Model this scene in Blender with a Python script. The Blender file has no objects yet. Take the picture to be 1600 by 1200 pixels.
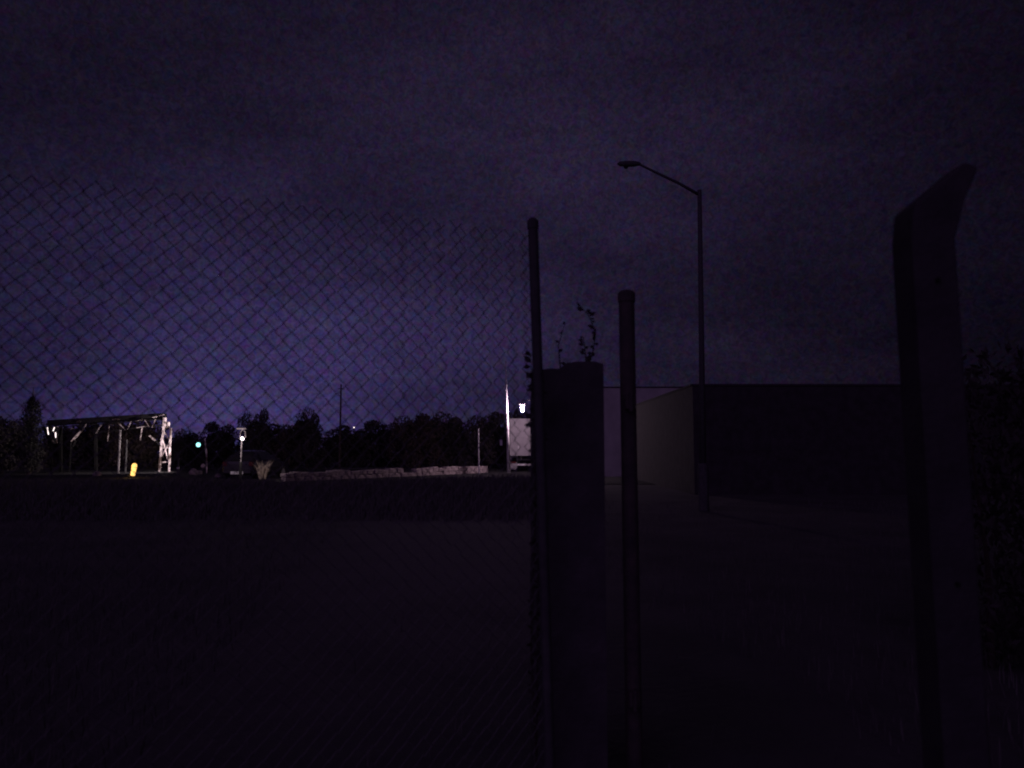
import bpy, math, random
from mathutils import Vector, Matrix, Euler
R = math.radians
random.seed(7)
scene = bpy.context.scene
col = scene.collection

# ------------------------------------------------------------------ camera
EYE = 1.5
PITCH = R(4.92)
FPX = 1185.0                                   # focal length in photo pixels (1600 wide)
cd = bpy.data.cameras.new('camera'); cam = bpy.data.objects.new('camera', cd); col.objects.link(cam)
cd.sensor_width = 36.0; cd.lens = FPX / 1600 * 36
cd.clip_start = 0.05; cd.clip_end = 2000
cam.location = (0, 0, EYE); cam.rotation_euler = (R(90) + PITCH, 0, 0)
scene.camera = cam

# ------------------------------------------------------------------ world: last dusk glow, dark overhead
SUN_AZ = R(-17)                                # glow left of the middle of the view
w = bpy.data.worlds.new('World'); scene.world = w; w.use_nodes = True
nt = w.node_tree; N = nt.nodes; L = nt.links
for n in list(N): N.remove(n)
out = N.new('ShaderNodeOutputWorld'); bg = N.new('ShaderNodeBackground')
sky = N.new('ShaderNodeTexSky'); sky.sky_type = 'NISHITA'; sky.sun_disc = False
sky.sun_elevation = R(-4.0); sky.sun_rotation = SUN_AZ
sky.altitude = 0; sky.air_density = 1.0; sky.dust_density = 2.0; sky.ozone_density = 3.0
def NN(t, **kw):
    n_ = N.new(t)
    for k_, v_ in kw.items(): setattr(n_, k_, v_)
    return n_
tc = N.new('ShaderNodeTexCoord')
def glow(az, el, k, colour):
    """town glow in the air, falling off with the angle from its centre"""
    d = (math.sin(R(az)) * math.cos(R(el)), math.cos(R(az)) * math.cos(R(el)), math.sin(R(el)))
    dt = NN('ShaderNodeVectorMath', operation='DOT_PRODUCT'); dt.inputs[1].default_value = d
    nm = NN('ShaderNodeVectorMath', operation='NORMALIZE'); L.new(tc.outputs['Generated'], nm.inputs[0]); L.new(nm.outputs[0], dt.inputs[0])
    ma = NN('ShaderNodeMath', operation='MULTIPLY_ADD'); ma.inputs[1].default_value = k; ma.inputs[2].default_value = -k
    ex = NN('ShaderNodeMath', operation='EXPONENT'); L.new(dt.outputs['Value'], ma.inputs[0]); L.new(ma.outputs[0], ex.inputs[0])
    sc_ = NN('ShaderNodeVectorMath', operation='SCALE'); sc_.inputs[0].default_value = colour; L.new(ex.outputs[0], sc_.inputs['Scale'])
    return sc_.outputs[0]
def vadd(p_, q_):
    v_ = NN('ShaderNodeVectorMath', operation='ADD'); L.new(p_, v_.inputs[0])
    if isinstance(q_, tuple): v_.inputs[1].default_value = q_
    else: L.new(q_, v_.inputs[1])
    return v_.outputs[0]
ns0 = NN('ShaderNodeVectorMath', operation='SCALE'); ns0.inputs['Scale'].default_value = 0.012; L.new(sky.outputs[0], ns0.inputs[0])
tot = vadd(vadd(vadd(glow(-10, 0.5, 42, (0.0185, 0.0145, 0.056)), glow(-26, 1, 42, (0.0185, 0.0145, 0.056))), glow(-6, 17, 8.0, (0.0150, 0.0104, 0.0280))), (0.0016, 0.0009, 0.0026))
tot = vadd(tot, ns0.outputs[0])
# thin broken cloud: broad banks and fine mottling
cl = NN('ShaderNodeTexNoise'); cl.inputs['Scale'].default_value = 4.0; cl.inputs['Detail'].default_value = 4
fl = NN('ShaderNodeTexNoise'); fl.inputs['Scale'].default_value = 125.0; fl.inputs['Detail'].default_value = 3; fl.inputs['Roughness'].default_value = 0.6
mpg = NN('ShaderNodeMapping'); mpg.inputs['Scale'].default_value = (0.7, 0.7, 2.2); mpg.inputs['Rotation'].default_value = (0, R(12), 0); L.new(tc.outputs['Generated'], mpg.inputs[0]); L.new(mpg.outputs[0], cl.inputs['Vector']); L.new(tc.outputs['Generated'], fl.inputs['Vector'])
m1 = NN('ShaderNodeMapRange'); m1.inputs[1].default_value = 0.3; m1.inputs[2].default_value = 0.7; m1.inputs[3].default_value = 0.66; m1.inputs[4].default_value = 1.34
L.new(cl.outputs[0], m1.inputs[0])
fm = NN('ShaderNodeVectorMath', operation='MULTIPLY_ADD'); L.new(fl.outputs['Color'], fm.inputs[0]); fm.inputs[1].default_value = (1.5, 1.5, 1.3); fm.inputs[2].default_value = (0.25, 0.25, 0.35)
vm = NN('ShaderNodeVectorMath', operation='MULTIPLY'); L.new(tot, vm.inputs[0]); L.new(fm.outputs[0], vm.inputs[1])
L.new(vm.outputs[0], bg.inputs[0]); f2 = NN('ShaderNodeTexNoise'); f2.inputs['Scale'].default_value = 170.0; f2.inputs['Detail'].default_value = 2; L.new(tc.outputs['Generated'], f2.inputs['Vector'])
m2 = NN('ShaderNodeMapRange'); m2.inputs[1].default_value = 0.3; m2.inputs[2].default_value = 0.7; m2.inputs[3].default_value = 0.76; m2.inputs[4].default_value = 1.24; f2.inputs['Distortion'].default_value = 1.2; fl.inputs['Distortion'].default_value = 0.8
mm = NN('ShaderNodeMath', operation='MULTIPLY'); L.new(f2.outputs[0], m2.inputs[0]); L.new(m1.outputs[0], mm.inputs[0]); L.new(m2.outputs[0], mm.inputs[1]); L.new(mm.outputs[0], bg.inputs[1]); L.new(bg.outputs[0], out.inputs[0])

# faint violet fill sun, added to lift the dark ground and posts
sd = bpy.data.lights.new('fill_sun', 'SUN'); sd.energy = 0.19; sd.angle = R(70); sd.color = (0.62, 0.34, 1.0)
so = bpy.data.objects.new('fill_sun', sd); col.objects.link(so); so.rotation_euler = (R(64), 0, R(-22)); so.location = (0, 0, 60)
cd.dof.use_dof = True; cd.dof.focus_distance = 48; cd.dof.aperture_fstop = 2.9
scene.cycles.max_bounces = 4; scene.cycles.diffuse_bounces = 2; scene.cycles.use_denoising = True; scene.cycles.sample_clamp_indirect = 2

scene.view_settings.view_transform = 'Standard'; scene.view_settings.look = 'None'
scene.view_settings.gamma = 1; scene.view_settings.exposure = 0; scene.view_settings.use_curve_mapping = False
scene.cycles.filter_width = 2.0

# ------------------------------------------------------------------ helpers
def at(x, y, Y):
    """world point seen at photo pixel x, y and standing Y metres in front of the camera"""
    dx, dz = (x - 800) / FPX, (600 - y) / FPX
    cy = math.cos(PITCH) - dz * math.sin(PITCH); cz = math.sin(PITCH) + dz * math.cos(PITCH)
    return Vector((dx * Y / cy, Y, EYE + cz * Y / cy))

MATS = {}
def mat(name, color, rough=0.8, metal=0.0, var=0.25, scale=8.0, bump=0.2, bscale=None, color2=None, emit=None, estr=0, spec=0.3, edge=0.2):
    if name in MATS: return MATS[name]
    m = bpy.data.materials.new(name); m.use_nodes = True; t = m.node_tree; n = t.nodes; l = t.links
    b = n['Principled BSDF']; b.inputs['Roughness'].default_value = rough; b.inputs['Metallic'].default_value = metal
    b.inputs['Specular IOR Level'].default_value = spec
    c = n.new('ShaderNodeTexCoord'); nz = n.new('ShaderNodeTexNoise')
    nz.inputs['Scale'].default_value = scale; nz.inputs['Detail'].default_value = 6; nz.inputs['Roughness'].default_value = 0.6
    l.new(c.outputs['Object'], nz.inputs['Vector'])
    rp = n.new('ShaderNodeValToRGB')
    lo = [v * (1 - var) for v in color]; hi = [min(1, v * (1 + var)) for v in (color2 or color)]
    rp.color_ramp.elements[0].position = 0.5 - edge; rp.color_ramp.elements[0].color = (*lo, 1)
    rp.color_ramp.elements[1].position = 0.5 + edge; rp.color_ramp.elements[1].color = (*hi, 1)
    l.new(nz.outputs[0], rp.inputs[0]); l.new(rp.outputs[0], b.inputs['Base Color'])
    if bump:
        bn = n.new('ShaderNodeTexNoise'); bn.inputs['Scale'].default_value = bscale or scale * 6; bn.inputs['Detail'].default_value = 5
        l.new(c.outputs['Object'], bn.inputs['Vector'])
        bp = n.new('ShaderNodeBump'); bp.inputs['Strength'].default_value = bump; bp.inputs['Distance'].default_value = 0.02
        l.new(bn.outputs[0], bp.inputs['Height']); l.new(bp.outputs[0], b.inputs['Normal'])
    if emit:
        b.inputs['Emission Color'].default_value = (*emit, 1); b.inputs['Emission Strength'].default_value = estr
    MATS[name] = m; return m

class MB:
    def __init__(s): s.v = []; s.f = []
    def add(s, vs, fs):
        o = len(s.v); s.v += [tuple(p) for p in vs]; s.f += [tuple(i + o for i in f) for f in fs]; return s
    def box(s, c, d, rot=None, ch=0.0):
        """box centred c, size d, optionally chamfered on all edges"""
        hx, hy, hz = d[0] / 2, d[1] / 2, d[2] / 2
        Mx = (rot.to_matrix() if isinstance(rot, Euler) else rot) if rot else Matrix.Identity(3)
        c = Vector(c)
        if ch <= 0:
            vs = [Vector((x * hx, y * hy, z * hz)) for x in (-1, 1) for y in (-1, 1) for z in (-1, 1)]
            fs = [(0, 1, 3, 2), (4, 6, 7, 5), (0, 4, 5, 1), (2, 3, 7, 6), (0, 2, 6, 4), (1, 5, 7, 3)]
        else:
            vs = []; idx = {}
            for x in (-1, 1):
                for y in (-1, 1):
                    for z in (-1, 1):
                        for a in range(3):
                            p = [x * (hx - ch), y * (hy - ch), z * (hz - ch)]
                            p[a] = (x * hx, y * hy, z * hz)[a]
                            idx[(x, y, z, a)] = len(vs); vs.append(Vector(p))
            fs = []
            for a in range(3):
                b, c2 = (a + 1) % 3, (a + 2) % 3
                for sg in (-1, 1):
                    q = []
                    for (u, v) in ((-1, -1), (1, -1), (1, 1), (-1, 1)):
                        k = [0, 0, 0]; k[a] = sg; k[b] = u; k[c2] = v; q.append(idx[(*k, a)])
                    fs.append(tuple(q if sg > 0 else q[::-1]))
            for a in range(3):
                b, c2 = (a + 1) % 3, (a + 2) % 3
                for u in (-1, 1):
                    for v in (-1, 1):
                        k0 = [0, 0, 0]; k1 = [0, 0, 0]; k0[a] = -1; k1[a] = 1
                        k0[b] = k1[b] = u; k0[c2] = k1[c2] = v
                        q = [idx[(*k0, b)], idx[(*k1, b)], idx[(*k1, c2)], idx[(*k0, c2)]]
                        fs.append(tuple(q if u * v < 0 else q[::-1]))
            for x in (-1, 1):
                for y in (-1, 1):
                    for z in (-1, 1):
                        q = [idx[(x, y, z, a)] for a in range(3)]
                        fs.append(tuple(q if x * y * z > 0 else q[::-1]))
        return s.add([c + Mx @ p for p in vs], fs)
    def tube(s, pts, rad, n=8, caps=True):
        pts = [Vector(p) for p in pts]; k = len(pts)
        rad = [rad] * k if not hasattr(rad, '__len__') else list(rad)
        o = len(s.v); up = None
        for i, p in enumerate(pts):
            d = (pts[min(i + 1, k - 1)] - pts[max(i - 1, 0)]).normalized()
            if up is None:
                up = Vector((0, 0, 1)) if abs(d.z) < 0.9 else Vector((1, 0, 0))
            a = up - d * up.dot(d)
            a.normalize(); up = a; b = d.cross(a)
            for j in range(n):
                t = 2 * math.pi * j / n
                s.v.append(tuple(p + (a * math.cos(t) + b * math.sin(t)) * rad[i]))
        for i in range(k - 1):
            for j in range(n):
                j2 = (j + 1) % n
                s.f.append((o + i * n + j, o + i * n + j2, o + (i + 1) * n + j2, o + (i + 1) * n + j))
        if caps:
            s.f.append(tuple(o + j for j in range(n))[::-1]); s.f.append(tuple(o + (k - 1) * n + j for j in range(n)))
        return s
    def bar(s, a, b, wd, th, twist=0):
        """rectangular bar from a to b"""
        a, b = Vector(a), Vector(b); d = b - a
        q = d.to_track_quat('Z', 'Y').to_matrix() @ Matrix.Rotation(twist, 3, 'Z')
        return s.box((a + b) / 2, (wd, th, d.length), q)
    def lathe(s, prof, c=(0, 0, 0), n=16, axis='Z'):
        o = len(s.v); c = Vector(c)
        for (r, h) in prof:
            for j in range(n):
                t = 2 * math.pi * j / n; x, y = r * math.cos(t), r * math.sin(t)
                p = Vector((x, y, h)) if axis == 'Z' else (Vector((h, x, y)) if axis == 'X' else Vector((y, h, x)))
                s.v.append(tuple(c + p))
        for i in range(len(prof) - 1):
            for j in range(n):
                j2 = (j + 1) % n
                s.f.append((o + i * n + j, o + i * n + j2, o + (i + 1) * n + j2, o + (i + 1) * n + j))
        s.f.append(tuple(o + j for j in range(n))[::-1]); s.f.append(tuple(o + (len(prof) - 1) * n + j for j in range(n)))
        return s
    def mesh(s, name):
        me = bpy.data.meshes.new(name); me.from_pydata(s.v, [], s.f); me.update(); return me
    def build(s, name, m, parent=None, loc=None, smooth=False):
        me = s.mesh(name); me.materials.append(m)
        if smooth:
            for p in me.polygons: p.use_smooth = True
        o = bpy.data.objects.new(name, me); col.objects.link(o)
        if parent: o.parent = parent
        if loc is not None: o.location = loc
        return o

def tag(o, label, cat, group=None):
    o['label'] = label; o['category'] = cat
    if group: o['group'] = group
    return o
def thing(name, label, cat, loc, rz=0, group=None):
    o = bpy.data.objects.new(name, None); o.empty_display_size = 0.2; col.objects.link(o)
    o.location = loc; o.rotation_euler = (0, 0, rz)
    return tag(o, label, cat, group)
def struct(o): o['kind'] = 'structure'; return o
def child(name, me, m, parent, loc=(0, 0, 0), rot=(0, 0, 0), scale=(1, 1, 1)):
    if len(me.materials) == 0: me.materials.append(m)
    o = bpy.data.objects.new(name, me); col.objects.link(o); o.parent = parent
    o.location = loc; o.rotation_euler = rot; o.scale = scale
    return o
def lamp(name, kind, parent, loc, power, color, radius=0.08, spot=None, aim=None, blend=0.3):
    d = bpy.data.lights.new(name, kind); d.energy = power; d.color = color; d.shadow_soft_size = radius
    if kind == 'SPOT': d.spot_size = spot; d.spot_blend = blend
    o = bpy.data.objects.new(name, d); col.objects.link(o); o.parent = parent; o.location = loc
    if aim is not None: o.rotation_euler = (Vector(aim)).to_track_quat('-Z', 'Y').to_euler()
    return o

# ------------------------------------------------------------------ materials
M_ground = mat('rough_soil', (0.11, 0.105, 0.10), 0.95, var=0.3, scale=0.6, bump=0.8, bscale=14)
M_unlit = mat('unlit_ground_dark', (0.03, 0.029, 0.03), 0.9, var=0.3, scale=1.5, bump=0.6, bscale=40)  # very dark, so lamplight on the yard ground hardly shows
M_grass = mat('dry_grass', (0.135, 0.13, 0.12), 0.9, var=0.3, scale=3, bump=0)
M_wire = mat('dull_galvanised_wire', (0.165, 0.165, 0.165), 0.8, bump=0, scale=20)
M_gal = mat('weathered_galvanised', (0.095, 0.095, 0.095), 0.8, metal=0.0, scale=15, bump=0.15)
M_rust = mat('dark_painted_steel', (0.085, 0.08, 0.08), 0.85, scale=12, bump=0.3, color2=(0.11, 0.09, 0.08))
M_render = mat('stained_render', (0.10, 0.095, 0.095), 0.95, scale=5, var=0.3, bump=0.4, bscale=40)
M_conc = mat('weathered_concrete', (0.075, 0.072, 0.072), 0.95, scale=9, var=0.25, bump=0.3, bscale=60)
M_leaf = mat('dark_leaf', (0.062, 0.052, 0.05), 0.7, var=0.4, scale=2, bump=0)
M_leaf2 = mat('russet_leaf', (0.075, 0.055, 0.05), 0.7, var=0.4, scale=2, bump=0)
M_needle = mat('conifer_needle', (0.05, 0.05, 0.045), 0.8, var=0.4, scale=2, bump=0)
M_bark = mat('bark', (0.07, 0.055, 0.045), 0.95, scale=10, bump=0.8)
M_stone = mat('pale_rubble_stone', (0.36, 0.30, 0.295), 0.95, var=0.4, scale=2.0, bump=0.7, bscale=25)
M_clad = mat('dark_brick_wall', (0.060, 0.053, 0.057), 0.9, scale=3, var=0.3, bump=0.5)
M_pale = mat('pale_rendered_wall', (0.50, 0.48, 0.46), 0.9, scale=1.2, var=0.15, bump=0.3)
M_roof = mat('felt_roof', (0.04, 0.04, 0.042), 0.9, scale=4, bump=0.4)
M_glass = mat('dark_window_glass', (0.02, 0.02, 0.025), 0.08, bump=0, scale=2, spec=0.5)
M_white = mat('white_paint', (0.75, 0.73, 0.72), 0.5, scale=6, var=0.1, bump=0.1)
M_shutter = mat('pale_grey_shutter', (0.37, 0.345, 0.355), 0.5, scale=3, var=0.12, bump=0.1)
M_black = mat('black_rubber', (0.02, 0.02, 0.02), 0.85, scale=12, bump=0.3)
M_chassis = mat('dark_chassis', (0.04, 0.04, 0.04), 0.7, scale=8, bump=0.3)
M_red = mat('red_lens', (0.07, 0.012, 0.012), 0.25, scale=10, var=0.1, bump=0)
M_car = mat('dark_car_paint', (0.035, 0.03, 0.04), 0.25, metal=0.4, scale=5, var=0.1, bump=0, spec=0.5)
M_steel = mat('patchy_lit_steel', (0.10, 0.07, 0.06), 0.6, scale=1.6, var=0.2, bump=0.25, color2=(0.74, 0.64, 0.62), edge=0.05)  # pale and dark patches stand for light broken along the gantry
M_dsteel = mat('shade_dark_steel', (0.016, 0.015, 0.015), 0.7, scale=6, var=0.4, bump=0.3)  # near black: shade of the gantry roof and posts put into the colour
M_straw = mat('straw_blade', (0.55, 0.46, 0.34), 0.8, var=0.3, scale=5, bump=0)
M_lens = mat('lit_lamp_glass', (0.9, 0.85, 0.9), 0.4, bump=0, var=0, emit=(1.0, 0.71, 0.91), estr=800)
M_lens2 = mat('lit_small_lamp_glass', (0.9, 0.85, 0.9), 0.4, bump=0, var=0, emit=(1.0, 0.88, 0.95), estr=4)
M_post = mat('grey_paint', (0.22, 0.20, 0.20), 0.6, scale=5, var=0.3, bump=0.2)
M_cyan = mat('lit_cool_floodlight_glass', (0.05, 0.2, 0.2), 0.4, bump=0, var=0, emit=(0.34, 0.95, 0.95), estr=2.1)
M_flood = mat('lit_floodlight_glass', (0.9, 0.85, 0.85), 0.4, bump=0, var=0, emit=(1.0, 0.86, 0.84), estr=2.2)
M_amber = mat('lit_amber_shell', (0.9, 0.7, 0.3), 0.5, bump=0, var=0, emit=(1.0, 0.55, 0.15), estr=1.6)
M_rim = mat('wheel_rim', (0.3, 0.3, 0.31), 0.4, metal=0.6, scale=8, bump=0.1)

# ------------------------------------------------------------------ ground
g = MB(); n = 60
def gx(i):
    t = (i / n) * 2 - 1; return 700 * abs(t) ** 3 * (1 if t > 0 else -1)
for j in range(n + 1):
    for i in range(n + 1):
        x, y = gx(i), gx(j) + 20
        far = min(1, max(0, (math.hypot(x, y - 25) - 90) / 400))
        g.v.append((x, y, -0.03 + 0.02 * math.sin(x * 0.9) * math.cos(y * 0.7) - far * 2))
for j in range(n):
    for i in range(n):
        a = j * (n + 1) + i; g.f.append((a, a + 1, a + n + 2, a + n + 1))
struct(g.build('ground', M_ground, smooth=True))
# worn patch of gravel trodden into the soil in front of the gate
gt = M_ground.node_tree; gn_, gl = gt.nodes, gt.links
geo = gn_.new('ShaderNodeNewGeometry'); va = gn_.new('ShaderNodeVectorMath'); va.operation = 'MULTIPLY_ADD'
va.inputs[1].default_value = (1 / 1.9, 1 / 6.5, 0); va.inputs[2].default_value = (0.55, -12.5 / 6.5, 0)
ln = gn_.new('ShaderNodeVectorMath'); ln.operation = 'LENGTH'; nz = gn_.new('ShaderNodeTexNoise'); nz.inputs['Scale'].default_value = 0.9; nz.inputs['Detail'].default_value = 7
ad = gn_.new('ShaderNodeMath'); ad.operation = 'MULTIPLY_ADD'; ad.inputs[1].default_value = 1.6
mr = gn_.new('ShaderNodeMapRange'); mr.inputs[1].default_value = 2.3; mr.inputs[2].default_value = 1.2; mr.inputs[3].default_value = 0; mr.inputs[4].default_value = 1
mx = gn_.new('ShaderNodeMix'); mx.data_type = 'RGBA'; mx.inputs[7].default_value = (0.165, 0.155, 0.15, 1)
gl.new(geo.outputs['Position'], va.inputs[0]); gl.new(va.outputs[0], ln.inputs[0]); gl.new(geo.outputs['Position'], nz.inputs['Vector'])
gl.new(nz.outputs[0], ad.inputs[0]); gl.new(ln.outputs['Value'], ad.inputs[2]); gl.new(ad.outputs[0], mr.inputs[0]); gl.new(mr.outputs[0], mx.inputs[0])
pb = gn_['Principled BSDF']; src = pb.inputs['Base Color'].links[0].from_socket; gl.new(src, mx.inputs[6]); gl.new(mx.outputs[2], pb.inputs['Base Color'])
yd = MB(); yn = 40  # near-black sheet added so the yard ground stays looking unlit
for i in range(yn + 1):
    x = -60 + i * 2.2; yd.v += [(x, 32.6 + .5 * math.sin(i * .9) + random.uniform(-.3, .3), 0.0), (x, 36, 0.006), (x, 58, 0.006)]
    if i: yd.f += [((i - 1) * 3 + k, i * 3 + k, i * 3 + k + 1, (i - 1) * 3 + k + 1) for k in range(2)]
struct(yd.build('dark_yard_sheet', M_unlit))

def blades(n, fn, h0, h1, wd, lean=0.5):
    b = MB()
    for _ in range(n):
        x, y, z = fn(); h = random.uniform(h0, h1); a = random.uniform(0, 6.283); l = random.uniform(0, lean) * h
        dx, dy = math.cos(a), math.sin(a); px, py = -dy * wd, dx * wd
        m = (x + dx * l * 0.35, y + dy * l * 0.35, z + h * 0.6); t = (x + dx * l, y + dy * l, z + h)
        b.add([(x - px, y - py, z), (x + px, y + py, z), (m[0] + px * .7, m[1] + py * .7, m[2]), (m[0] - px * .7, m[1] - py * .7, m[2]), t],
              [(0, 1, 2, 3), (3, 2, 4)])
    return b
def tuft_spot():
    while True:
        y = random.uniform(1.2, 22); x = random.uniform(-0.75, 0.75) * y
        c = 0.6 - 0.14 * y
        if abs(x - max(c, -2.2)) > 1.9 or random.random() < 0.04: return (x, y, -0.03)
gr = blades(14000, tuft_spot, 0.04, 0.16, 0.004).build('grass', M_grass)
gr['label'] = 'rough short grass on the dark ground beyond the fence'; gr['category'] = 'grass'; gr['kind'] = 'stuff'

# ------------------------------------------------------------------ trees
def leaf_cloud(b, c, r, n, size):
    for _ in range(n):
        while True:
            p = Vector((random.uniform(-1, 1), random.uniform(-1, 1), random.uniform(-1, 1)))
            if 0.15 < p.length < 1: break
        p = p.normalized() * (p.length ** 0.6)
        p = Vector((c[0] + p.x * r[0], c[1] + p.y * r[1], c[2] + p.z * r[2]))
        q = Euler((random.uniform(0, 6.3), random.uniform(0, 6.3), random.uniform(0, 6.3))).to_matrix()
        s = size * random.uniform(0.6, 1.4)
        b.add([p + q @ Vector((-s, 0, 0)), p + q @ Vector((0, -s * .45, 0)), p + q @ Vector((s, 0, s * .2)), p + q @ Vector((0, s * .45, 0))], [(0, 1, 2, 3)])
def tree_meshes(seed, leafn=8500):
    """unit tree: 1 m tall, about 1 m across"""
    random.seed(seed)
    tk = MB(); cr = MB()
    tk.tube([(0, 0, -0.02), (0.01, 0, 0.15), (-0.01, 0.01, 0.35), (0.01, 0, 0.6)], [0.035, 0.026, 0.02, 0.01], 7)
    clumps = []
    for k in range(20):
        a = k * 2.4 + random.uniform(-.4, .4); h = 0.12 + 0.74 * (k / 19) + random.uniform(-.05, .05)
        rr = (0.44 if h < 0.6 else 0.44 * math.sqrt(max(0.04, 1 - ((h - 0.6) / 0.4) ** 2))) * random.uniform(0.55, 1.05)
        c = (rr * math.cos(a), rr * math.sin(a), h); clumps.append(c)
        if k % 2 == 0:
            tk.tube([(0, 0, max(.1, h - .2)), (c[0] * .5, c[1] * .5, h - .06), c], [0.012, 0.008, 0.003], 5)
    for c in clumps:
        r = random.uniform(0.13, 0.21)
        leaf_cloud(cr, c, (r, r, r * 0.85), leafn // 24, 0.024)
    leaf_cloud(cr, (0, 0, 0.45), (0.36, 0.36, 0.36), leafn // 4, 0.034)
    return tk.mesh('trunk'), cr.mesh('crown')
TM = [tree_meshes(s) for s in (11, 12, 13, 14)]
random.seed(21)
trees = [  # photo x, top y, half width, distance, kind, label
    (8, 652, 52, 47, 0, 'dark bushy tree at the far left edge, left of the narrow conifer'),
    (118, 660, 58, 60, 1, 'dark tree behind the left part of the steel gantry'),
    (205, 650, 58, 60, 2, 'dark tree behind the right part of the steel gantry'),
    (292, 673, 34, 62, 3, 'low dark tree behind the cool white floodlight'),
    (345, 661, 32, 62, 0, 'small tree between the cool white floodlight and the short lamp post'),
    (400, 642, 26, 58, 1, 'pointed dark tree just right of the short lamp post'),
    (444, 656, 40, 60, 2, 'broad dark tree above the pale grass clump and wall end'),
    (482, 641, 28, 60, 3, 'tallest rounded dark tree left of the thin dark mast'),
    (540, 667, 46, 66, 1, 'low dark tree at the foot of the thin dark mast'),
    (600, 659, 46, 66, 0, 'dark tree right of the thin dark mast, above the stone wall'),
    (655, 642, 42, 62, 2, 'taller dark tree above the middle of the low stone wall'),
    (706, 648, 44, 64, 3, 'dark tree behind the slim white post, on its left'),
    (764, 647, 46, 62, 0, 'dark tree between the slim white post and the white flagpole'),
    (812, 641, 20, 66, 1, 'narrow dark tree top showing above the box truck'),
]
for (x, y, hw, Y, k, lab) in trees:
    p = at(x, y, Y); h = p.z; r = hw / FPX * Y
    t = thing('tree', lab, 'tree', (p.x, Y, -0.02), random.uniform(0, 6.3), 'trees along the far side of the yard')
    child('trunk', TM[k][0], M_bark, t, scale=(h * 0.9, h * 0.9, h))
    child('crown', TM[k][1], M_leaf2 if k == 2 else M_leaf, t, scale=(r / 0.52, r / 0.52, h / 0.97))
hedge_b = MB()
for k in range(46):
    x = -46 + k * 1.25; leaf_cloud(hedge_b, (x, 68 + random.uniform(-1, 1), 1.0), (1.2, 0.9, random.uniform(1.3, 1.9)), 330, 0.15)
hb = hedge_b.build('hedgerow', M_leaf); hb['kind'] = 'stuff'
hb['label'] = 'dark continuous hedgerow behind the row of trees'; hb['category'] = 'hedgerow'
# narrow conifer
p = at(52, 606, 45); t = thing('conifer_tree', 'narrow dark conifer with spiky top at the far left', 'tree', (p.x, 45, -0.02))
b = MB(); b.tube([(0, 0, 0), (0.02, 0, 2.5), (0, 0, p.z + 0.05)], [0.13, 0.08, 0.015], 8); b.build('trunk', M_bark, t)
b = MB()
for k in range(40):
    h = 0.4 + k / 39 * (p.z - 0.95); rr = 0.66 * (1 - (k / 39) ** 10) + 0.10 - 0.08 * k / 39
    for j in range(5):
        a = k * 1.3 + j * 1.257; d = random.uniform(.4, 1)
        leaf_cloud(b, (rr * d * .7 * math.cos(a), rr * d * .7 * math.sin(a), h), (rr * .35, rr * .35, 0.16), 22, 0.07)
b.build('crown', M_needle, t)

# ------------------------------------------------------------------ buildings on the right
def building(name, label, x0, x1, y0, y1, h, m, wins, doors, cat='building', par=0.18):
    t = thing(name, label, cat, (x0, y0, -0.03)); W, D = x1 - x0, y1 - y0
    b = MB(); hh = h + 0.03
    b.box((W / 2, 0.11, hh / 2), (W, 0.22, hh)); b.box((W / 2, D - 0.11, hh / 2), (W, 0.22, hh))
    b.box((0.11, D / 2, hh / 2), (0.22, D - 0.44, hh)); b.box((W - 0.11, D / 2, hh / 2), (0.22, D - 0.44, hh))
    b.build('wall', m, t)
    MB().box((W / 2, D / 2, hh - 0.35), (W - 0.46, D - 0.46, 0.12)).build('roof', M_roof, t)
    cp = MB()
    cp.box((W / 2, 0.11, hh + 0.035), (W + 0.1, 0.3, 0.07), ch=0.01); cp.box((W / 2, D - 0.11, hh + 0.035), (W + 0.1, 0.3, 0.07), ch=0.01)
    cp.box((0.11, D / 2, hh + 0.035), (0.3, D - 0.54, 0.07)); cp.box((W - 0.11, D / 2, hh + 0.035), (0.3, D - 0.54, 0.07))
    cp.build('coping', M_conc, t)
    for (cx, cz, ww, wh) in wins:
        f = MB()
        for s in (-1, 1):
            f.box((cx + s * ww / 2, -0.02, cz), (0.06, 0.08, wh + 0.06)); f.box((cx, -0.021, cz + s * wh / 2), (ww - 0.06, 0.08, 0.06))
        f.box((cx, -0.022, cz), (0.04, 0.06, wh - 0.06))
        wn = f.build('window', M_rust, t)
        MB().box((cx, -0.008, cz), (ww - 0.05, 0.012, wh - 0.05)).build('pane', M_glass, wn)
        MB().box((cx, -0.06, cz - wh / 2 - 0.07), (ww + 0.2, 0.14, 0.06), ch=0.008).build('sill', M_conc, wn)
    for (cx, dw, dh) in doors:
        d = MB(); k = int(dh / 0.1)
        for i in range(k): d.box((cx, -0.025, 0.05 + (i + 0.5) * dh / k), (dw, 0.03 + 0.012 * (i % 2), dh / k * 0.96))
        dr = d.build('door', M_dsteel, t)
        MB().box((cx, -0.06, dh + 0.14), (dw + 0.2, 0.12, 0.16), ch=0.01).build('lintel', M_conc, dr)
    return t
zt = at(1200, 603, 26).z
building('workshop', 'long dark flat-roofed workshop on the right behind the street lamp', at(1082, 600, 26).x, 36, 26, 40, zt, M_clad,
         [], [(17.2, 3.2, 2.9)])
building('pale_outbuilding', 'pale rendered outbuilding in the gap between gate post and workshop', at(938, 600, 42).x, 16, 42, 50, at(1030, 606, 42).z, M_pale,
         [], [(1.7, 0.95, 2.05)])

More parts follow.
